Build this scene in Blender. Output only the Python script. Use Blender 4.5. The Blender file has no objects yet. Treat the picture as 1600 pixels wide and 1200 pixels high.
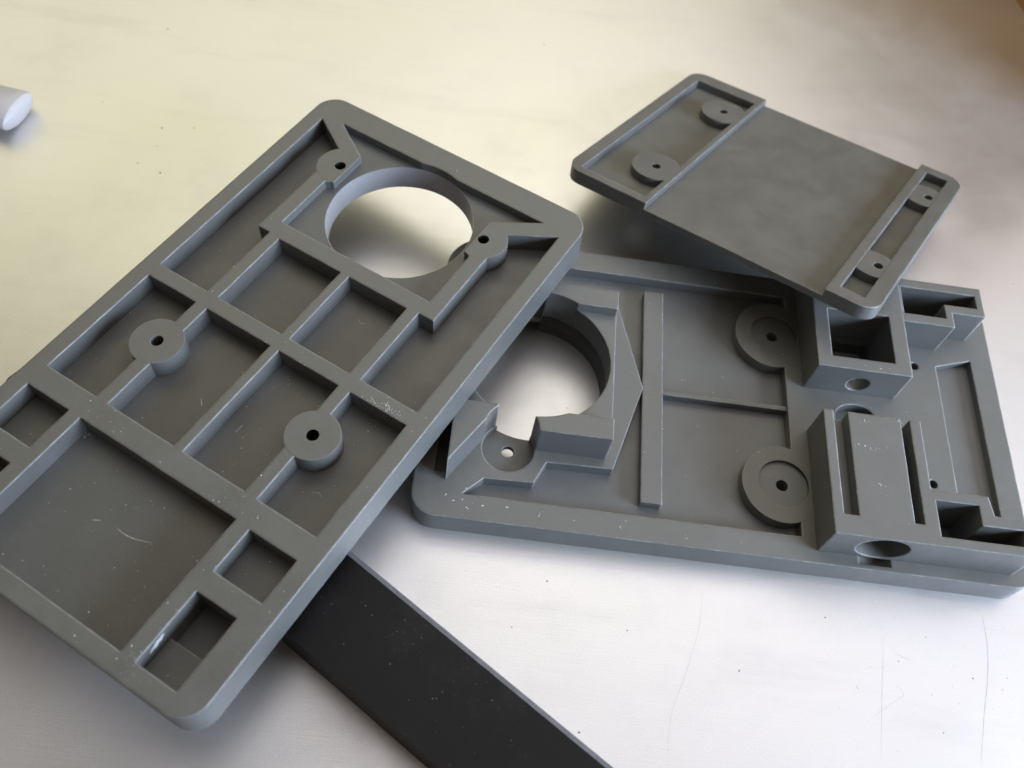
import bpy, math, random
from mathutils import Vector, Matrix, Euler
from mathutils import noise as pnoise
from mathutils.geometry import delaunay_2d_cdt

random.seed(7)
S = 0.001                     # every drawing dimension below is in millimetres
scene = bpy.context.scene
TABLE = -9.3                  # table height in the drawing frame (0 = rim of the wide moulded plate)

# ------------------------------------------------------------------ camera
cam_data = bpy.data.cameras.new('camera')
cam = bpy.data.objects.new('camera', cam_data)
scene.collection.objects.link(cam)
scene.camera = cam
cam_data.sensor_width = 36.0
cam_data.lens = 33.153
cam_data.clip_start = 0.01
cam_data.clip_end = 50.0
cam_rot = Matrix(((0.99046383, -0.13070068, -0.04357437),
                  (0.08861429, 0.84652991, -0.52491392),
                  (0.10549361, 0.51604694, 0.85003921)))
cam.matrix_world = Matrix.Translation(Vector((12.4596, -153.5979, 241.1173 - TABLE)) * S) @ cam_rot.to_4x4()
cam_data.dof.use_dof = True
cam_data.dof.focus_distance = 0.268
cam_data.dof.aperture_fstop = 13.0

# ------------------------------------------------------------------ world and lamps
world = bpy.data.worlds.new('World')
scene.world = world
world.use_nodes = True
bg = world.node_tree.nodes['Background']
bg.inputs['Color'].default_value = (0.97, 0.74, 0.54, 1)
bg.inputs['Strength'].default_value = 0.13


def area_lamp(name, loc, target, sx, sy, energy, color, spread=180):
    d = bpy.data.lights.new(name, 'AREA')
    d.shape = 'RECTANGLE'
    d.size, d.size_y = sx, sy
    d.energy = energy
    d.color = color
    d.spread = math.radians(spread)
    o = bpy.data.objects.new(name, d)
    scene.collection.objects.link(o)
    o.location = loc
    o.rotation_euler = (Vector(target) - Vector(loc)).to_track_quat('-Z', 'Y').to_euler()
    return o


area_lamp('ceiling_lamp', (0.58, 0.52, 1.10), (0.58, 0.5201, 0.0), 1.5, 1.25, 6.8, (0.98, 0.935, 0.985))
area_lamp('window_lamp_warm', (-0.62, 1.42, 1.10), (-0.62, 1.17, 0.0), 2.2, 1.6, 11.3, (0.99, 0.955, 0.655))
area_lamp('window_lamp_cool', (0.92, -0.34, 0.34), (0.05, -0.05, 0.0), 0.5, 0.35, 19.0, (0.65, 0.78, 1.0))

scene.render.engine = 'CYCLES'
scene.view_settings.view_transform = 'Standard'
scene.view_settings.look = 'None'
scene.view_settings.exposure = 0.0
scene.view_settings.gamma = 1.0
scene.view_settings.use_curve_mapping = False
scene.render.resolution_x = 1024
scene.render.resolution_y = 768


# ------------------------------------------------------------------ node helpers
def new_mat(name):
    m = bpy.data.materials.new(name)
    m.use_nodes = True
    nt = m.node_tree
    return m, nt, nt.nodes['Principled BSDF']


def N(nt, kind, **kw):
    n = nt.nodes.new(kind)
    for k, v in kw.items():
        setattr(n, k, v)
    return n


def L(nt, a, b):
    nt.links.new(a, b)


def mix_col(nt, fac, a, b):
    n = N(nt, 'ShaderNodeMix', data_type='RGBA')
    for s, v in ((n.inputs[0], fac), (n.inputs[6], a), (n.inputs[7], b)):
        if hasattr(v, 'is_output'):
            L(nt, v, s)
        else:
            s.default_value = v
    return n.outputs[2]


def math_n(nt, op, a, b=None, clamp=False):
    n = N(nt, 'ShaderNodeMath', operation=op, use_clamp=clamp)
    for s, v in ((n.inputs[0], a), (n.inputs[1], b)):
        if v is None:
            continue
        if hasattr(v, 'is_output'):
            L(nt, v, s)
        else:
            s.default_value = v
    return n.outputs[0]


def ramp(nt, fac, lo, hi):
    n = N(nt, 'ShaderNodeMapRange')
    n.interpolation_type = 'SMOOTHSTEP'
    L(nt, fac, n.inputs['Value'])
    n.inputs['From Min'].default_value = lo
    n.inputs['From Max'].default_value = hi
    return n.outputs['Result']


def noise(nt, vec, scale, detail=4.0, rough=0.55):
    n = N(nt, 'ShaderNodeTexNoise')
    n.inputs['Scale'].default_value = scale
    n.inputs['Detail'].default_value = detail
    n.inputs['Roughness'].default_value = rough
    if vec is not None:
        L(nt, vec, n.inputs['Vector'])
    return n.outputs['Fac']


# ------------------------------------------------------------------ materials
def resin_material(name='grey_cast_resin', radius=0.0008, pale_tops=True, tone=1.0):
    """floors and walls are darkened to deepen recess shade; upward tops are paler, rubbed and chalky"""
    m, nt, p = new_mat(name)
    geo = N(nt, 'ShaderNodeNewGeometry')
    tex = N(nt, 'ShaderNodeTexCoord')
    pos = tex.outputs['Object']
    bev = N(nt, 'ShaderNodeBevel', samples=6)
    bev.inputs['Radius'].default_value = radius
    dot = N(nt, 'ShaderNodeVectorMath', operation='DOT_PRODUCT')
    L(nt, bev.outputs['Normal'], dot.inputs[0])
    L(nt, geo.outputs['True Normal'], dot.inputs[1])
    edge = ramp(nt, math_n(nt, 'SUBTRACT', 1.0, dot.outputs['Value']), 0.01, 0.22)
    big = noise(nt, pos, 26.0, 4.0, 0.6)
    blot = noise(nt, pos, 75.0, 5.0, 0.65)
    mid = noise(nt, pos, 260.0, 5.0, 0.7)
    fine = noise(nt, pos, 1500.0, 3.0, 0.6)
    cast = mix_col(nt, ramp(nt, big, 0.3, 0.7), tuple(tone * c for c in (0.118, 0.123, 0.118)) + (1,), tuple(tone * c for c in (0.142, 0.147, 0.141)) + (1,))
    if pale_tops:
        top_tone = mix_col(nt, ramp(nt, blot, 0.32, 0.70), (0.158, 0.161, 0.147, 1), (0.180, 0.183, 0.168, 1))
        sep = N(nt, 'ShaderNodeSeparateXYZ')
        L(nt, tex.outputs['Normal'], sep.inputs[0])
        base = mix_col(nt, ramp(nt, sep.outputs['Z'], 0.80, 0.97), cast, top_tone)
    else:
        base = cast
    base = mix_col(nt, math_n(nt, 'MULTIPLY', ramp(nt, blot, 0.50, 0.78), 0.10), base, (0.23, 0.23, 0.22, 1))
    base = mix_col(nt, math_n(nt, 'MULTIPLY', ramp(nt, fine, 0.58, 0.80), 0.30), base, (0.27, 0.27, 0.26, 1))
    # edge highlights painted pale on outer corners only, broken up by chips
    ao = N(nt, 'ShaderNodeAmbientOcclusion', samples=4, only_local=True)
    ao.inputs['Distance'].default_value = 0.0012
    edge_light = math_n(nt, 'MULTIPLY', edge, ramp(nt, ao.outputs['AO'], 0.80, 0.97))
    chip = math_n(nt, 'ADD', 0.35, math_n(nt, 'MULTIPLY', ramp(nt, mid, 0.45, 0.62), 0.65))
    base = mix_col(nt, math_n(nt, 'MULTIPLY', edge_light, chip), base, (0.44, 0.44, 0.42, 1))
    # rubbed streaks in two directions
    for rz, sc, amt in ((0.6, 6.0, 0.20), (-0.9, 5.0, 0.14)):
        mp = N(nt, 'ShaderNodeMapping')
        mp.inputs['Scale'].default_value = (40.0, 520.0, 200.0)
        mp.inputs['Rotation'].default_value = (0, 0, rz)
        L(nt, pos, mp.inputs['Vector'])
        streak = noise(nt, mp.outputs['Vector'], sc, 5.0, 0.7)
        base = mix_col(nt, math_n(nt, 'MULTIPLY', ramp(nt, streak, 0.60, 0.80), amt), base, (0.36, 0.36, 0.35, 1))
    L(nt, base, p.inputs['Base Color'])
    r = N(nt, 'ShaderNodeMapRange')
    L(nt, blot, r.inputs['Value'])
    r.inputs['From Min'].default_value = 0.25
    r.inputs['From Max'].default_value = 0.75
    r.inputs['To Min'].default_value = 0.30
    r.inputs['To Max'].default_value = 0.58
    L(nt, r.outputs['Result'], p.inputs['Roughness'])
    p.inputs['Specular IOR Level'].default_value = 0.7
    p.inputs['Subsurface Weight'].default_value = 0.40
    p.inputs['Subsurface Radius'].default_value = (1.0, 1.0, 1.0)
    p.inputs['Subsurface Scale'].default_value = 0.0018
    b = N(nt, 'ShaderNodeBump')
    b.inputs['Strength'].default_value = 0.22
    b.inputs['Distance'].default_value = 0.0003
    L(nt, math_n(nt, 'ADD', math_n(nt, 'MULTIPLY', fine, 0.35), mid), b.inputs['Height'])
    L(nt, bev.outputs['Normal'], b.inputs['Normal'])
    L(nt, b.outputs['Normal'], p.inputs['Normal'])
    return m


def table_material():
    m, nt, p = new_mat('worn_silver_table')
    tex = N(nt, 'ShaderNodeTexCoord')
    pos = tex.outputs['Object']
    big = noise(nt, pos, 7.0, 4.0, 0.6)
    cloud = noise(nt, pos, 28.0, 6.0, 0.68)
    mp = N(nt, 'ShaderNodeMapping')
    mp.inputs['Scale'].default_value = (7.0, 34.0, 1.0)
    mp.inputs['Rotation'].default_value = (0, 0, -0.15)
    L(nt, pos, mp.inputs['Vector'])
    smear = noise(nt, mp.outputs['Vector'], 1.4, 6.0, 0.65)
    mp2 = N(nt, 'ShaderNodeMapping')
    mp2.inputs['Scale'].default_value = (25.0, 900.0, 1.0)
    mp2.inputs['Rotation'].default_value = (0, 0, 0.12)
    L(nt, pos, mp2.inputs['Vector'])
    brush = noise(nt, mp2.outputs['Vector'], 3.0, 4.0, 0.7)
    fine = noise(nt, pos, 2400.0, 2.0, 0.6)
    base = mix_col(nt, ramp(nt, big, 0.3, 0.7), (0.78, 0.785, 0.77, 1), (0.86, 0.86, 0.85, 1))
    base = mix_col(nt, math_n(nt, 'MULTIPLY', ramp(nt, smear, 0.50, 0.80), 0.34), base, (0.56, 0.565, 0.57, 1))
    base = mix_col(nt, math_n(nt, 'MULTIPLY', ramp(nt, cloud, 0.48, 0.78), 0.20), base, (0.62, 0.62, 0.60, 1))
    base = mix_col(nt, math_n(nt, 'MULTIPLY', ramp(nt, fine, 0.40, 0.75), 0.20), base, (0.60, 0.60, 0.62, 1))
    v = N(nt, 'ShaderNodeTexVoronoi')
    v.inputs['Scale'].default_value = 150.0
    L(nt, pos, v.inputs['Vector'])
    gate = noise(nt, pos, 33.0, 2.0)
    speck = math_n(nt, 'MULTIPLY', math_n(nt, 'LESS_THAN', v.outputs['Distance'], 0.05), ramp(nt, gate, 0.56, 0.62))
    base = mix_col(nt, math_n(nt, 'MULTIPLY', speck, 0.45), base, (0.20, 0.19, 0.18, 1))
    L(nt, base, p.inputs['Base Color'])
    p.inputs['Metallic'].default_value = 0.80
    r = N(nt, 'ShaderNodeMapRange')
    L(nt, math_n(nt, 'ADD', math_n(nt, 'MULTIPLY', cloud, 0.6), math_n(nt, 'MULTIPLY', brush, 0.4)), r.inputs['Value'])
    r.inputs['From Min'].default_value = 0.3
    r.inputs['From Max'].default_value = 0.7
    r.inputs['To Min'].default_value = 0.30
    r.inputs['To Max'].default_value = 0.47
    L(nt, r.outputs['Result'], p.inputs['Roughness'])
    b = N(nt, 'ShaderNodeBump')
    b.inputs['Strength'].default_value = 0.12
    b.inputs['Distance'].default_value = 0.0003
    L(nt, math_n(nt, 'ADD', fine, brush), b.inputs['Height'])
    L(nt, b.outputs['Normal'], p.inputs['Normal'])
    return m


def simple_material(name, col, rough, metallic=0.0, spot=None, bump=0.05, scale=400.0):
    m, nt, p = new_mat(name)
    tex = N(nt, 'ShaderNodeTexCoord')
    n = noise(nt, tex.outputs['Object'], scale, 5.0, 0.65)
    base = mix_col(nt, ramp(nt, n, 0.35, 0.7), col, tuple(c * 1.35 for c in col[:3]) + (1,))
    if spot:
        n2 = noise(nt, tex.outputs['Object'], 1500.0, 2.0, 0.5)
        n3 = noise(nt, tex.outputs['Object'], 45.0, 4.0, 0.6)
        f = math_n(nt, 'MULTIPLY', ramp(nt, n2, 0.64, 0.74), ramp(nt, n3, 0.40, 0.70))
        base = mix_col(nt, math_n(nt, 'MULTIPLY', f, 0.6), base, spot)
        base = mix_col(nt, math_n(nt, 'MULTIPLY', ramp(nt, n3, 0.45, 0.8), 0.12), base, spot)
    L(nt, base, p.inputs['Base Color'])
    p.inputs['Roughness'].default_value = rough
    p.inputs['Metallic'].default_value = metallic
    b = N(nt, 'ShaderNodeBump')
    b.inputs['Strength'].default_value = bump
    b.inputs['Distance'].default_value = 0.0003
    L(nt, n, b.inputs['Height'])
    L(nt, b.outputs['Normal'], p.inputs['Normal'])
    return m


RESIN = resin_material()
RESIN_FLUSH = resin_material('grey_cast_resin_boss', 0.00012)
RESIN_FLOOR = resin_material('grey_cast_resin_floor', 0.0003, False)  # darker copy, recess shade put into the floor colour
RESIN_LIT_WALL = simple_material('lit_wall_resin', (0.32, 0.32, 0.33, 1), 0.42, 0.0, None, 0.02, 30.0)  # paler resin that paints light onto the inner wall of the opening
RESIN_PALE = resin_material('pale_grey_cast_resin_floor', 0.0003, False, 1.22)
TABLE_MAT = table_material()
BLACK = simple_material('black_dusty_bar', (0.0035, 0.003, 0.003, 1), 0.5, 0.0, (0.09, 0.085, 0.085, 1), 0.08)
BEVEL = simple_material('rubbed_bar_edge', (0.16, 0.16, 0.17, 1), 0.45, 0.2)
WHITE = simple_material('white_plastic', (0.60, 0.60, 0.62, 1), 0.40, 0.0, None, 0.02, 25.0)
BLACK.node_tree.nodes['Principled BSDF'].inputs['Specular IOR Level'].default_value = 0.30
DUST = simple_material('pale_resin_dust', (0.62, 0.62, 0.60, 1), 0.7)
CRUMB = simple_material('dark_crumb', (0.17, 0.16, 0.15, 1), 0.8)
SCRATCH = simple_material('pencil_grey_scratch', (0.52, 0.52, 0.60, 1), 0.5, 0.4)


# ------------------------------------------------------------------ geometry helpers
def link(name, me, mat, parent=None):
    o = bpy.data.objects.new(name, me)
    scene.collection.objects.link(o)
    if mat:
        me.materials.append(mat)
    if parent:
        o.parent = parent
    return o


def circle(cx, cy, r, n=64, a0=0.0, a1=360.0):
    full = abs(a1 - a0) >= 359.9
    k = n if full else n + 1
    return [(cx + r * math.cos(math.radians(a0 + (a1 - a0) * i / n)),
             cy + r * math.sin(math.radians(a0 + (a1 - a0) * i / n))) for i in range(k)]


def rect(x0, x1, y0, y1):
    return [(x0, y0), (x1, y0), (x1, y1), (x0, y1)]


def rrect(x0, x1, y0, y1, r, n=10):
    rs = r if isinstance(r, (list, tuple)) else (r,) * 4
    out = []
    for (cx, cy, a), q in zip(((x0, y0, 180), (x1, y0, 270), (x1, y1, 0), (x0, y1, 90)), rs):
        sx = 1 if cx == x0 else -1
        sy = 1 if cy == y0 else -1
        if q <= 0:
            out.append((cx, cy))
        else:
            out += circle(cx + sx * q, cy + sy * q, q, n, a, a + 90)
    return out


def ccw(p):
    a = sum(p[i - 1][0] * p[i][1] - p[i][0] * p[i - 1][1] for i in range(len(p)))
    return p if a > 0 else p[::-1]


def wobble(p, amp=0.07):
    """hand-cast edges are never dead straight: short steps and a small drift"""
    if max(max(abs(x), abs(y)) for x, y in p) > 400:
        return p
    out = []
    for i in range(len(p)):
        (x0, y0), (x1, y1) = p[i - 1], p[i]
        k = max(1, int(math.hypot(x1 - x0, y1 - y0) / 2.5))
        for t in range(k):
            x, y = x0 + (x1 - x0) * t / k, y0 + (y1 - y0) * t / k
            q = Vector((x * 0.16, y * 0.16, 3.1))
            out.append((x + amp * pnoise.noise(q) + 0.4 * amp * pnoise.noise(q * 3.7), y + amp * pnoise.noise(q + Vector((31, 7, 0))) + 0.4 * amp * pnoise.noise(q * 3.7 + Vector((5, 9, 0)))))
    return out


def prism_mesh(name, inc, exc, z0, z1):
    """flat-topped solid over the union of inc minus exc, from z0 to z1 (mm)"""
    polys = [wobble(ccw(p)) for p in inc] + [wobble(ccw(p)) for p in exc]
    vs, fs = [], []
    for p in polys:
        fs.append(list(range(len(vs), len(vs) + len(p))))
        vs += [Vector(q) for q in p]
    ov, oe, of, _, _, ofi = delaunay_2d_cdt(vs, [], fs, 0, 1e-5, True)
    ni = len(inc)
    keep = [f for f, ids in zip(of, ofi) if any(i < ni for i in ids) and not any(i >= ni for i in ids)]
    used = {}
    for f in keep:
        for i in f:
            used.setdefault(i, len(used))
    n = len(used)
    co = [None] * (2 * n)
    for i, k in used.items():
        co[k] = (ov[i][0] * S, ov[i][1] * S, z1 * S)
        co[k + n] = (ov[i][0] * S, ov[i][1] * S, z0 * S)
    edges, faces = {}, []
    for f in keep:
        g = [used[i] for i in f]
        a = sum(co[g[i - 1]][0] * co[g[i]][1] - co[g[i]][0] * co[g[i - 1]][1] for i in range(len(g)))
        if a < 0:
            g = g[::-1]
        faces.append(g)
        faces.append([i + n for i in reversed(g)])
        for i in range(len(g)):
            edges[(g[i - 1], g[i])] = 1
    for a, b in list(edges):
        if (b, a) not in edges:
            faces.append([a, a + n, b + n, b])
    me = bpy.data.meshes.new(name)
    me.from_pydata(co, [], faces)
    me.validate()
    for p in me.polygons:
        p.use_smooth = True
    me.set_sharp_from_angle(angle=math.radians(28))
    return me


def prism(name, inc, exc, z0, z1, mat, parent):
    return link(name, prism_mesh(name, inc, exc, z0, z1), mat, parent)


def cylinder_mesh(name, p0, p1, r, n=64, squash=1.0):
    p0, p1 = Vector(p0), Vector(p1)
    d = (p1 - p0).normalized()
    a = d.orthogonal().normalized()
    b = d.cross(a)
    co = []
    for c in (p0, p1):
        for i in range(n):
            t = 2 * math.pi * i / n
            q = (a * math.cos(t) + b * math.sin(t)) * r
            co.append((c + Vector((q.x, q.y, q.z * squash))) * S)
    faces = [[i, (i + 1) % n, n + (i + 1) % n, n + i] for i in range(n)]
    faces += [list(range(n))[::-1], list(range(n, 2 * n))]
    me = bpy.data.meshes.new(name)
    me.from_pydata(co, [], faces)
    return me


def cut(obj, *cutters):
    """subtract solids from a mesh object for good"""
    tmp = []
    for me in cutters:
        c = bpy.data.objects.new('cutter', me)
        scene.collection.objects.link(c)
        md = obj.modifiers.new('cut', 'BOOLEAN')
        md.operation = 'DIFFERENCE'
        md.solver = 'EXACT'
        md.object = c
        c.parent = obj.parent
        tmp.append(c)
    bpy.context.view_layer.update()
    dg = bpy.context.evaluated_depsgraph_get()
    me = bpy.data.meshes.new_from_object(obj.evaluated_get(dg))
    obj.modifiers.clear()
    obj.data = me
    for p in me.polygons:
        p.use_smooth = True
    me.set_sharp_from_angle(angle=math.radians(28))
    for c in tmp:
        bpy.data.objects.remove(c)


def thing(name, label, cat, rot, origin, group=None):
    o = bpy.data.objects.new(name, None)
    scene.collection.objects.link(o)
    o.empty_display_size = 0.01
    o.matrix_world = Matrix.Translation(Vector((origin[0], origin[1], origin[2] - TABLE)) * S) @ rot.to_4x4()
    o['label'] = label
    o['category'] = cat
    if group:
        o['group'] = group
    return o


def tag(o, label, cat, group=None):
    o['label'] = label
    o['category'] = cat
    if group:
        o['group'] = group
    return o


# ------------------------------------------------------------------ table (setting)
edge_d = (Vector((237.7, 232.2)) - Vector((235.65, 239.96))).normalized()
e0 = Vector((235.65, 239.96)) + Vector((0, 0))
top = [(-900, -800), (900, -800), (900, 900), (-900, 900)]
table = prism('table_top', [top], [], -22.0, 0.0, TABLE_MAT, None)
table['kind'] = 'structure'

# ------------------------------------------------------------------ plate with the lattice of ribs
A_ROT = Matrix(((0.88942337, 0.45340132, -0.0579078),
                (-0.45289764, 0.89128357, 0.02230103),
                (0.06172358, 0.00639125, 0.99807282)))
A_ORG = Vector((-46.238, 87.472, 17.195 + 0.7))
A_T = 11.5
A_CX, A_CY = 50.0, 89.05
base_pt = A_ORG + A_ROT @ Vector((A_CX, -A_CY, -A_T))
plate_a = thing('ribbed_plate', 'large grey resin plate with a lattice of ribs, resting across the black bar',
                'moulded plate', A_ROT, base_pt)


def a(p):                      # drawing (v, u) -> local
    return [(v - A_CX, A_CY - u) for v, u in p]


LENS = (50.0, 30.7)
LENS_R = 22.7


def arc_uv(a0, a1, n=20):
    return [(LENS[0] + LENS_R * math.cos(math.radians(t)), LENS[1] + LENS_R * math.sin(math.radians(t)))
            for t in [a0 + (a1 - a0) * i / n for i in range(n + 1)]]


lens_pocket = [(11.9, 9.0), (88.2, 9.0), (74.4, 17.9), (74.4, 31.6), (76.7, 32.9), (76.7, 53.3),
               (23.2, 53.3), (23.2, 32.7), (25.7, 31.3), (25.7, 17.8)]
pocket_l = [(5.1, 10.9), (18.3, 19.2), (18.3, 58.3), (22.7, 58.3), (22.7, 85.4), (5.1, 85.4)]
pocket_r = [(94.9, 11.3), (81.5, 19.4), (81.5, 58.3), (76.5, 58.3), (76.5, 85.4), (94.9, 85.4)]
pockets = [pocket_l, pocket_r, lens_pocket,
           rect(26.7, 49.4, 58.8, 85.4), rect(52.3, 72.7, 58.8, 85.4),
           rect(5.1, 22.7, 90.05, 127.7), rect(26.7, 49.4, 90.05, 127.7),
           rect(52.3, 72.7, 90.05, 127.7), rect(76.5, 94.9, 90.05, 127.7),
           rect(5.1, 19.9, 134.5, 147.7), rect(80.3, 94.9, 134.9, 147.6),
           rect(7.6, 19.4, 153.4, 173.2), rect(80.3, 92.4, 153.4, 173.2),
           rect(23.9, 75.8, 134.5, 173.2)]
outline_a = rrect(0, 100, 0, 178.1, 7.0)
lens_circle = [(LENS[0] + x, LENS[1] + y) for x, y in circle(0, 0, LENS_R, 96)]
screw_a = [(23.0, 24.7), (76.6, 24.9), (23.1, 105.9), (76.5, 105.9)]
screw_holes_a = [circle(x, y, 1.75, 24) for x, y in screw_a]
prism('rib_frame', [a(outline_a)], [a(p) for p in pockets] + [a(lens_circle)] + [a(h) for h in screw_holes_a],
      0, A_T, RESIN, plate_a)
slots = [rect(79.6, 93.0, 152.7, 164.3), rect(7.0, 20.0, 152.7, 164.3)]
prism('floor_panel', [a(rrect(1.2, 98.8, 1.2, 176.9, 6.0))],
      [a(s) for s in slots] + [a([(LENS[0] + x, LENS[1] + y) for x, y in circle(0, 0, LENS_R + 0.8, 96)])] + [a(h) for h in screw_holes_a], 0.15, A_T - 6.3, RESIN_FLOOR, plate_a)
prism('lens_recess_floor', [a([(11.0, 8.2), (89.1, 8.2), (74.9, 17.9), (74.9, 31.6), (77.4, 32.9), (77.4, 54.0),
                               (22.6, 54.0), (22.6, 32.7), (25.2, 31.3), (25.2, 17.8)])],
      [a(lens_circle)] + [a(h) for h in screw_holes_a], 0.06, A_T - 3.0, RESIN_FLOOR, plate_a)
prism('opening_wall', [a([(LENS[0] + x, LENS[1] + y) for x, y in circle(0, 0, LENS_R + 0.4, 96)])],  # thin liner added to carry the painted light on this wall
      [a([(LENS[0] + x, LENS[1] + y) for x, y in circle(0, 0, LENS_R - 0.12, 96)])], 0.03, A_T - 3.02, RESIN_LIT_WALL, plate_a)
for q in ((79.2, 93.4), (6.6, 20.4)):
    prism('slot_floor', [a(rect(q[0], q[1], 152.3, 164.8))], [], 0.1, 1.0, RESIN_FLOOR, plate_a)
for i, (x, y) in enumerate(screw_a):
    r = 7.4
    ex = [a(circle(x, y, 1.75, 24))]
    if i == 0:
        ex.append(a(rect(25.68, 60, 0, 60)))
        ex.append(a(rect(23.25, 60, 32.0, 60)))
        ex.append(a([(11.0, 8.4), (25.7, 17.8), (25.7, 0), (11, 0)]))
    if i == 1:
        ex.append(a(rect(40, 74.42, 0, 60)))
        ex.append(a(rect(40, 76.65, 32.4, 60)))
        ex.append(a([(89.0, 8.4), (74.4, 17.9), (74.4, 0), (89, 0)]))
    prism('screw_boss', [a(circle(x, y, r, 72))], ex, 0.3, A_T + 0.02, RESIN_FLUSH, plate_a)

# ------------------------------------------------------------------ plate with the towers (lies flat on the table)
B_T = 9.3
B_CX = 89.8
plate_b = thing('tower_plate', 'grey resin base plate lying flat with a square tower and a bored block',
                'moulded plate', Matrix.Identity(3), Vector((B_CX, 0, TABLE)))


def b(p):
    return [(x - B_CX, y) for x, y in p]


def zb(z):
    return z + B_T


def mir(p):
    return [(x, -y) for x, y in p]


lens_b = circle(31.0, 0.2, 22.0, 96)
field = [(14.1, -42.5), (19.6, -36.9), (33.9, -36.4), (37.1, -29.4), (56.5, -28.9), (64.8, 0.0)]
field = field + mir(field[:-1])[::-1] + [(111.4, 42.5), (111.4, 30.0), (110.0, 30.0), (110.0, -30.0), (111.4, -30.0), (111.4, -42.5)]
corner_pocket = [(5.5, -36.5), (8.8, -36.5), (8.8, 36.5), (5.5, 36.5)]
recess = circle(25.6, -26.4, 7.6, 64)
end_recess = [(160.2, 22.8), (172.4, 26.8), (172.4, -32.0), (160.2, -27.0)]
arch = [(124.6, -12), (138.2, -12), (138.0, -1.0)] + [(131.4 + 6.6 * math.cos(t), -1.0 + 5.2 * math.sin(t)) for t in
                                                     [math.pi * i / 24 for i in range(1, 24)]] + [(124.8, -1.0)]
small = [circle(153.0, 21.8, 1.4, 24), circle(153.0, -20.2, 1.4, 24)]
screw_b = [(25.7, -26.4), (25.7, 26.4), (106.9, 26.6), (106.9, -26.6)]
holes_b = [circle(x, y, 1.8, 28) for x, y in screw_b]
outline_b = rrect(0, 179.6, -50, 50, (7.0, 7.0, 7.0, 13.0))
tower_open = rect(119.9, 139.6, 12.2, 30.0)
box_back = [(145.0, 32.4), (158.8, 32.4), (158.8, 37.9), (169.7, 37.9), (169.7, 43.1), (145.0, 43.1)]
box_front = [(145.3, -32.4), (157.8, -32.4), (157.8, -38.5), (169.6, -38.5), (169.6, -43.4), (145.3, -43.4)]
base = prism('base_plate', [b(outline_b)],
             [b(lens_b), b(field), b(recess), b(mir(recess)), b(end_recess), b(arch), b(circle(107.0, -26.4, 7.6, 72)), b(circle(107.0, 26.4, 7.6, 72)), b(corner_pocket), b(tower_open), b(box_back), b(box_front)] + [b(h) for h in holes_b + small],
             0, zb(0), RESIN, plate_b)
cut(base, cylinder_mesh('bore', (131.9 - B_CX, -48.6, zb(3.0)), (131.9 - B_CX, -40, zb(3.0)), 5.6))
prism('floor_panel', [b(rrect(1.5, 178.1, -48.5, 48.5, (6.0, 6.0, 6.0, 12.5)))], [b(lens_b), b(tower_open), b(recess), b(mir(recess))] + [b(h) for h in holes_b + small], 0.2, zb(-4.0), RESIN_PALE, plate_b)
prism('end_panel', [b([(159.4, 23.4), (173.0, 27.6), (173.0, -33), (159.4, -28)])], [], zb(-5), zb(-2.6), RESIN_PALE, plate_b)
for p in (recess, mir(recess)):
    k = 1 if p is recess else -1
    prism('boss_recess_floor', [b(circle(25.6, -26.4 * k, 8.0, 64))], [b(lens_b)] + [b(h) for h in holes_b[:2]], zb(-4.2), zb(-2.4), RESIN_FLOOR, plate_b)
# raised block round the opening: low platform and the two taller sides
cuts = [b(lens_b), b(circle(25.6, -26.4, 7.75, 64)), b(circle(25.6, 26.4, 7.75, 64))]
for x0, x1 in ((8.9, 20.0), (33.0, 54.2)):
    prism('block_platform', [b(rect(x0, x1, -19.4, 19.4))], cuts, zb(-3.9), zb(8.9), RESIN, plate_b)
for k in (1, -1):
    tall = [(8.95, -38.8 * k), (21.4, -19.35 * k), (8.95, -19.35 * k)]
    side = [(28.0, -19.35 * k), (54.1, -19.35 * k), (54.1, -26.0 * k), (28.0, -26.0 * k)]
    prism('block_wedge', [b(tall)], cuts, zb(-3.8), zb(12.3), RESIN, plate_b)
    prism('block_side', [b(side)], cuts, zb(-3.8), zb(12.25), RESIN, plate_b)
prism('tee_bar', [b(rect(64.8, 71.1, -37.7, 37.9))], [], zb(-4.2), zb(-0.9), RESIN, plate_b)
prism('thin_rib', [b(rect(71.0, 110.4, -0.6, 0.8))], [], zb(-4.2), zb(-1.2), RESIN, plate_b)
for k in (1, -1):
    prism('screw_boss', [b(circle(106.9, -26.6 * k, 12.3, 96))],
          [b(circle(107.0, -26.4 * k, 7.6, 72))], zb(-4.2), zb(0.02), RESIN_FLUSH, plate_b)
    prism('boss_seat', [b(circle(107.0, -26.4 * k, 8.0, 72))], [b(circle(106.9, -26.6 * k, 1.8, 28))], zb(-4.3), zb(-1.1), RESIN_PALE, plate_b)

ZT = 13.2
tw = prism('square_tower', [b(rect(115.4, 144.4, 8.2, 46.2))], [b(tower_open)], zb(-0.5), zb(ZT), RESIN, plate_b)
cut(tw, cylinder_mesh('bore', (130.6 - B_CX, 0, zb(5.4)), (130.6 - B_CX, 20, zb(5.4)), 3.5, 40))
prism('corner_box', [b([(144.4, 29.3), (161.0, 29.3), (161.0, 35.0), (171.9, 35.0), (171.9, 46.2), (144.4, 46.2)])],
      [b(box_back)],
      zb(-0.4), zb(ZT - 0.15), RESIN, plate_b)
blk = prism('bored_block', [b([(115.4, -7.2), (144.4, -7.2), (144.4, -29.3), (161.0, -29.3), (161.8, -35.0), (171.9, -35.6), (171.9, -46.2), (115.4, -46.2)])],
            [b(rect(118.3, 122.7, -40.2, 0)), b(rect(138.3, 141.2, -40.4, 0)), b(box_front)], zb(-0.5), zb(ZT), RESIN, plate_b)
cut(blk, cylinder_mesh('bore', (131.5 - B_CX, -60, zb(6.4)), (131.5 - B_CX, -16, zb(6.4)), 7.4, 72, 0.82))
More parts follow.
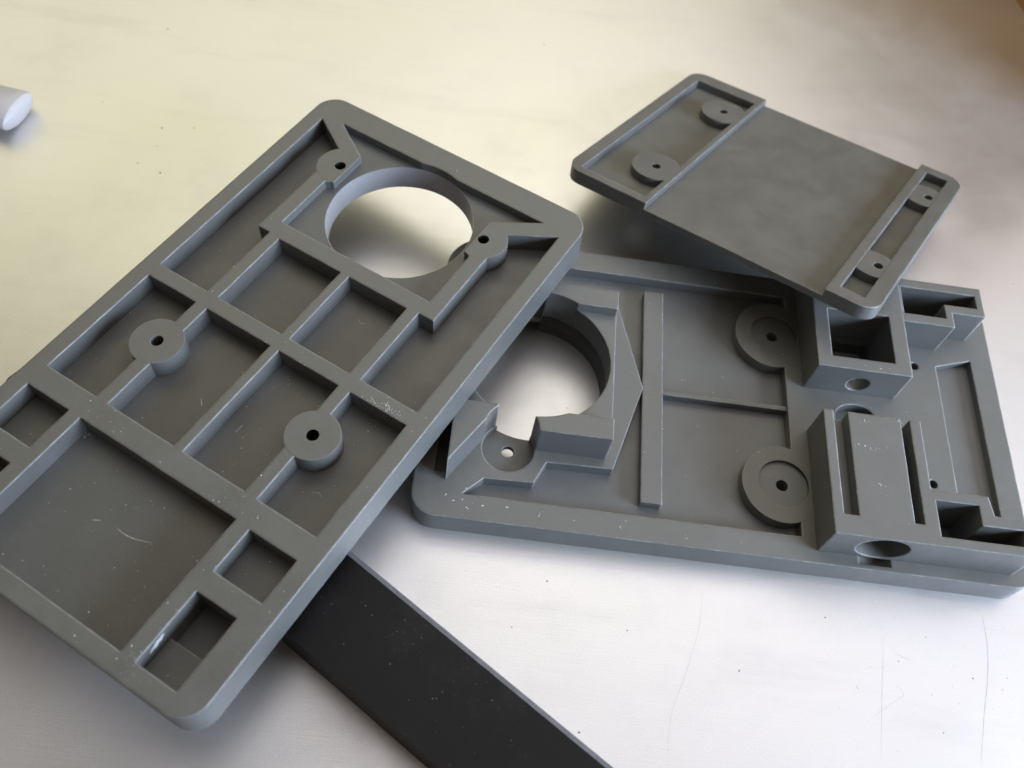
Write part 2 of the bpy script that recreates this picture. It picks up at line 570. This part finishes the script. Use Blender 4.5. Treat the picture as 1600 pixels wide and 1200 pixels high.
prism('groove_floor', [b(rect(117.6, 123.6, -41.0, -7.5))], [], zb(6.0), zb(8.6), RESIN_PALE, plate_b)

# ------------------------------------------------------------------ small cover plate leaning on the tower
C_ROT = Matrix(((0.85272178, 0.52235045, -0.00394729),
                (-0.50693971, 0.82933978, 0.23496311),
                (0.12600673, -0.19835712, 0.97199627)))
C_ORG = Vector((34.195, 74.789, 13.141 + 0.5))
C_T = 4.8
C_L, C_W = 109.8, 97.0
cp = C_ORG + C_ROT @ Vector((C_L / 2, C_W / 2, -C_T))
plate_c = thing('cover_plate', 'small grey resin cover plate with a smooth middle, tilted onto the square tower',
                'moulded plate', C_ROT, cp)


def c(p):
    return [(x - C_L / 2, y - C_W / 2) for x, y in p]


bosses = [(22.8, 22.2), (22.9, 75.2)]
eyes = [(102.3, 23.6), (102.5, 76.2)]
hol = [circle(x, y, 1.6, 24) for x, y in bosses + eyes]
prism('panel', [c(rrect(0.9, C_L - 0.9, 0.9, C_W - 0.9, 5.5))], [c(h) for h in hol], 0, C_T - 3.0, RESIN, plate_c)
prism('middle_panel', [c(rect(30.0, 95.0, 0.0, C_W))], [], 0.05, C_T - 2.5, RESIN, plate_c)
prism('raised_frame', [c(rrect(0, 31.2, 0, C_W, (6, 0, 0, 6)))], [c(rect(4.6, 29.1, 3.2, 90.5))], 0.02, C_T, RESIN, plate_c)
for x, y in bosses:
    prism('screw_boss', [c(circle(x, y, 8.3, 72))], [c(circle(x, y, 1.6, 24)), c(rect(30.6, 60, 0, C_W))], 0.3, C_T + 0.02, RESIN_FLUSH, plate_c)
prism('raised_strip', [c(rrect(93.7, C_L, 0, C_W, (0, 6, 6, 0)))],
      [c(rect(97.0, 104.7, 4.6, 92.8))], 0.02, C_T, RESIN, plate_c)
for x, y in eyes:
    prism('screw_eye', [c(rect(96.5, 105.2, y - 9.0, y + 9.0))],
          [c(circle(x, y, 1.6, 24)),
           c([(96.0, y + 9.5)] + [(100.9 + q, y + 6.4 + 0.9 * math.cos(q / 4.4 * math.pi / 2) - 0.6) for q in [-4.6 + 9.2 * i / 16 for i in range(17)]] + [(106, y + 9.5)]),
           c([(96.0, y - 9.5)] + [(100.9 + q, y - 6.4 - 0.9 * math.cos(q / 4.4 * math.pi / 2) + 0.6) for q in [-4.6 + 9.2 * i / 16 for i in range(17)]] + [(106, y - 9.5)])],
          0.3, C_T - 0.02, RESIN_FLUSH, plate_c)

# ------------------------------------------------------------------ black bar
bd = Vector((0.841, -0.541)).normalized()
bn = Vector((0.541, 0.841)).normalized()
BAR_T = 14.3
N0, N1, NT = -87.5, -61.4, -62.9
A0, A1 = -81.8, 230.0
bar = thing('flat_bar', 'long black dusty bar with a rubbed pale edge, lying under the lattice plate', 'bar',
            Matrix.Rotation(math.atan2(bd.y, bd.x), 3, 'Z'), Vector((bd.x * A0 + bn.x * N0, bd.y * A0 + bn.y * N0, TABLE)))
prism('bar_body', [rrect(0, A1 - A0, 0, NT - N0, (3, 0, 0, 3))], [], 0, BAR_T, BLACK, bar)
w = (N1 - NT)
LB = (A1 - A0)
me = bpy.data.meshes.new('rubbed_edge')
x0, x1, y0 = 3 * S, LB * S, (NT - N0) * S
me.from_pydata([(x0, y0, BAR_T * S), (x1, y0, BAR_T * S), (x1, y0 + w * S, (BAR_T - 1.2) * S), (x0, y0 + w * S, (BAR_T - 1.2) * S),
                (x0, y0 + w * S, 0), (x1, y0 + w * S, 0), (x0, y0, 0), (x1, y0, 0)], [],
               [[0, 3, 2, 1][::-1], [3, 4, 5, 2][::-1], [0, 6, 4, 3], [1, 2, 5, 7]])
link('rubbed_edge', me, BEVEL, bar)

# ------------------------------------------------------------------ white cap at the left edge of the table
prof = [(0, 0), (6.0, 0), (7.6, 0.5), (8.3, 1.6), (8.6, 8.0), (9.0, 12.0), (9.2, 14.6), (8.8, 16.4), (7.4, 17.4), (4.0, 17.9), (0, 18.0)]
vs, fs = [], []
n = 40
for r, h in prof:
    for i in range(n):
        t = 2 * math.pi * i / n
        vs.append((r * math.cos(t) * S, r * math.sin(t) * S, h * S))
for k in range(len(prof) - 1):
    for i in range(n):
        fs.append([k * n + i, k * n + (i + 1) % n, (k + 1) * n + (i + 1) % n, (k + 1) * n + i])
me = bpy.data.meshes.new('white_cap')
me.from_pydata(vs, [], fs)
for p in me.polygons:
    p.use_smooth = True
me.set_sharp_from_angle(angle=math.radians(40))
cap = link('white_cap', me, WHITE)
tag(cap, 'small white plastic cap lying at the left edge of the table', 'cap')
cap.matrix_world = Matrix.Translation(Vector((-170.5, 85, 4.45)) * S) @ Euler((0, math.radians(90), math.radians(-12)), 'XYZ').to_matrix().to_4x4() @ Matrix.Diagonal((0.45, 1.0, 1.0, 1.0))

# ------------------------------------------------------------------ brown board added at the far right corner to shade and tint the table
BROWN = simple_material('tinting_board_brown', (0.50, 0.25, 0.06, 1), 0.6, 0.0, None, 0.1, 60.0)  # brown brightened for its reflection in the table
bo = thing('added_brown_board', 'brown board added at the far right corner, seen as a sliver, sized to tint the table', 'board',
           Matrix.Rotation(math.atan2(edge_d.y, edge_d.x), 3, 'Z'), Vector((e0.x, e0.y, TABLE)))
prism('board_panel', [rect(-260, 90, 0, 14)], [], 0.2, 200, BROWN, bo)

# ------------------------------------------------------------------ dust, crumbs and scratches
def flake_mesh(name, items):
    """items: (centre in m, size in m, flatness); each one an irregular little chip"""
    vs, fs = [], []
    for p, sz, fl in items:
        k = len(vs)
        a0 = random.uniform(0, 6.28)
        st = random.uniform(0.45, 1.0)
        for i in range(5):
            t = a0 + i * 2 * math.pi / 5
            r = sz * random.uniform(0.6, 1.0)
            x, y = r * math.cos(t), r * math.sin(t) * st
            c_, s_ = math.cos(a0), math.sin(a0)
            vs.append((p[0] + x * c_ - y * s_, p[1] + x * s_ + y * c_, p[2]))
        vs.append((p[0], p[1], p[2] + sz * fl))
        for i in range(5):
            fs.append([k + i, k + (i + 1) % 5, k + 5])
    me = bpy.data.meshes.new(name)
    me.from_pydata(vs, [], fs)
    return me


def inside(p, poly):
    r = False
    for i in range(len(poly)):
        (x0, y0), (x1, y1) = poly[i - 1], poly[i]
        if (y0 > p[1]) != (y1 > p[1]) and p[0] < (x1 - x0) * (p[1] - y0) / (y1 - y0) + x0:
            r = not r
    return r


def size():
    return S * (0.07 + 0.22 * random.random() ** 3)


def dust(name, parent, items):
    o = link(name, flake_mesh(name, items), DUST, parent)
    o['kind'] = 'stuff'
    return o


items = []
while len(items) < 420:
    v, u = random.uniform(1, 99), random.uniform(1, 177)
    if random.random() < 0.45:
        v, u = random.uniform(45, 99), random.uniform(80, 177)
    if math.hypot(v - LENS[0], u - LENS[1]) < LENS_R + 1 or any(inside((v, u), q) for q in slots) or inside((v, u), lens_pocket):
        continue
    z = A_T
    for q in pockets:
        if inside((v, u), q):
            z = A_T - 6.3
    if any(math.hypot(v - x, u - y) < 2.2 for x, y in screw_a):
        continue
    items.append((((v - A_CX) * S, (A_CY - u) * S, (z + 0.03) * S), size(), 0.5))
for cx, cy, n_, sp in ((88.0, 88.6, 70, 4.0), (84.0, 89.2, 40, 3.0), (53.0, 145, 16, 8.0), (78.5, 172.5, 24, 4.0), (31.0, 131, 16, 7.0), (24.5, 136.0, 20, 1.2), (86.0, 92.0, 14, 3.0), (78.2, 104, 10, 2.5)):
    for _ in range(n_):
        v, u = random.gauss(cx, sp / 2), random.gauss(cy, sp / 5 if n_ > 30 else sp / 2)
        z = A_T - 6.3 if any(inside((v, u), q) for q in pockets) else A_T + 0.02
        items.append((((v - A_CX) * S, (A_CY - u) * S, (z + 0.03) * S), size(), 0.5))
dust('resin_dust', plate_a, items)
items = []
while len(items) < 200:
    x, y = random.uniform(2, 177), random.uniform(-48, 48)
    if inside((x, y), lens_b) or (x < 64 and abs(y) < 40):
        continue
    z = 0.03
    if inside((x, y), field):
        z = -3.97
    if 64.8 < x < 71.1 and abs(y) < 37:
        z = -0.87
    elif math.hypot(x - 106.9, abs(y) - 26.6) < 12.3:
        z = 0.05 if math.hypot(x - 107, abs(y) - 26.4) > 7.6 else -1.07
    if x > 115 and abs(y) > 7:
        if 123 < x < 138 and -44 < y < -8:
            z = ZT + 0.03
        else:
            continue
    items.append((((x - B_CX) * S, y * S, zb(z) * S), size(), 0.5))
for cx, cy, z, n_, sp in ((128.5, -18.0, ZT, 26, 2.4), (129.5, -30.0, ZT, 12, 1.0), (127.5, -9.6, ZT, 10, 1.0), (138.0, -8.4, ZT, 8, 0.6), (134, 10.0, ZT, 12, 2.5),
                          (102.0, -24, -1.1, 7, 1.2), (101.5, -17.0, 0.02, 9, 1.6), (66, 33, -0.9, 6, 1.0)):
    for _ in range(n_):
        items.append((((random.gauss(cx, sp) - B_CX) * S, random.gauss(cy, sp / 2.5) * S, zb(z + 0.03) * S), size() * 1.25, 0.5))
for x, y in ((9.5, -43.4), (11.8, -44.8), (14.2, -44.2), (20.5, -45.2), (27.0, -45.0), (36.0, -45.8), (46.0, -46.3), (59.0, -46.6), (78.0, -47.4), (16.0, -46.5)):
    for _ in range(3):
        items.append((((x + random.gauss(0, 0.25) - B_CX) * S, (y + random.gauss(0, 0.25)) * S, zb(0.02) * S), S * random.uniform(0.12, 0.34), 0.5))
dust('resin_dust', plate_b, items)
dust('resin_dust', bar, [((random.uniform(5, 300) * S, random.uniform(1, 24) * S, (BAR_T + 0.03) * S), size() * 0.5, 0.4) for _ in range(260)])
items = [((x * S, y * S, 0.00003), S * random.uniform(0.22, 0.5), 0.4) for x, y in
         ((-107.1, 78.9), (-107.7, 87.7), (-111.0, 69.8), (-97.0, 89.9), (-102.5, 66.9), (-106.2, 131.0), (32.1, -75.5), (40.8, -61.4),
          (94.6, -79.9), (63.7, -72.6), (-120.0, 139.1), (51.8, -100.7), (160.8, -74.3), (140, -72), (150, -90), (120, -62), (23.9, 161.8))]
items += [((random.uniform(-160, 180) * S, random.uniform(-115, 220) * S, 0.00003), S * random.uniform(0.06, 0.18), 0.4) for _ in range(60)]
items += [((random.uniform(120, 178) * S, random.uniform(-108, -52) * S, 0.00003), S * random.uniform(0.06, 0.20), 0.4) for _ in range(45)]
o = link('table_crumbs', flake_mesh('table_crumbs', items), CRUMB)
o['kind'] = 'stuff'
tag(o, 'tiny dark crumbs and specks scattered over the pale table', 'crumbs')


def ribbon(name, pts, wd, z, mat, parent):
    pts = [Vector(p) for p in pts]
    fine = []
    for i in range(len(pts) - 1):
        p0, p1, p2, p3 = pts[max(i - 1, 0)], pts[i], pts[i + 1], pts[min(i + 2, len(pts) - 1)]
        for k in range(8):
            t = k / 8
            fine.append(0.5 * ((2 * p1) + (p2 - p0) * t + (2 * p0 - 5 * p1 + 4 * p2 - p3) * t * t + (3 * p1 - p0 - 3 * p2 + p3) * t ** 3))
    fine.append(pts[-1])
    vs, fs = [], []
    for i, p in enumerate(fine):
        d = (fine[min(i + 1, len(fine) - 1)] - fine[max(i - 1, 0)]).normalized()
        n_ = Vector((-d.y, d.x)) * wd * (0.25 + 0.75 * math.sin(math.pi * (i + 0.5) / len(fine))) * random.uniform(0.5, 1.0)
        vs += [((p + n_).x * S, (p + n_).y * S, z * S), ((p - n_).x * S, (p - n_).y * S, z * S)]
        if i:
            fs.append([2 * i - 2, 2 * i - 1, 2 * i + 1, 2 * i])
    me = bpy.data.meshes.new(name)
    me.from_pydata(vs, [], fs)
    return link(name, me, mat, parent)


for pts, wd in (([(166.8, -55.7), (166.7, -64.6), (165.1, -73.8), (162.2, -84.4), (159.1, -97.0)], 0.12),
                ([(84.9, -59.0), (83.7, -69.2), (80.0, -81.9), (75.8, -94.1), (74.9, -106.8)], 0.06),
                ([(136.4, -65.6), (133.7, -84.3), (131.7, -100.0)], 0.05),
                ([(138.4, -78.6), (140.2, -81.0), (137.8, -82.9), (130.4, -88.3)], 0.06),
                ([(139.5, -70.0), (143.5, -71.5)], 0.09)):
    ribbon('scratch', pts, wd, 0.03, SCRATCH, table)
for pts, wd in (([(49.96, 150.82), (52.74, 151.04), (55.92, 150.59), (60.13, 149.05)], 0.11), ([(43.5, 152.57), (45.6, 151.4)], 0.09),
                ([(41.7, 111.1), (43.35, 112.68)], 0.13), ([(56.23, 114.15), (56.35, 111.23)], 0.08)):
    ribbon('scratch', a(pts), wd, A_T - 6.26, DUST, plate_a)
for pts, wd in (([(12.0, 100.5), (12.8, 102.2), (12.1, 103.5)], 0.05), ([(60.2, 66.0), (62.0, 66.8), (63.2, 66.1)], 0.05), ([(84.0, 117.0), (85.6, 116.0), (86.9, 116.8)], 0.05)):
    ribbon('lint', a(pts), wd, A_T - 6.26, DUST, plate_a)
# torn pale patch on the wall of the end pocket
vs = [(80.33, 164.6, 9.9), (80.33, 165.3, 10.5), (80.33, 166.2, 10.2), (80.33, 167.0, 10.4), (80.33, 168.2, 9.7), (80.33, 169.4, 9.3), (80.33, 170.0, 8.6),
      (80.33, 168.6, 8.7), (80.33, 167.7, 8.2), (80.33, 166.9, 8.9), (80.33, 165.9, 8.7), (80.33, 165.4, 9.4)]
me = bpy.data.meshes.new('torn_patch')
me.from_pydata([((v - A_CX + 0.04) * S, (A_CY - u) * S, z * S) for v, u, z in vs], [], [list(range(len(vs)))])
link('torn_patch', me, WHITE, plate_a)
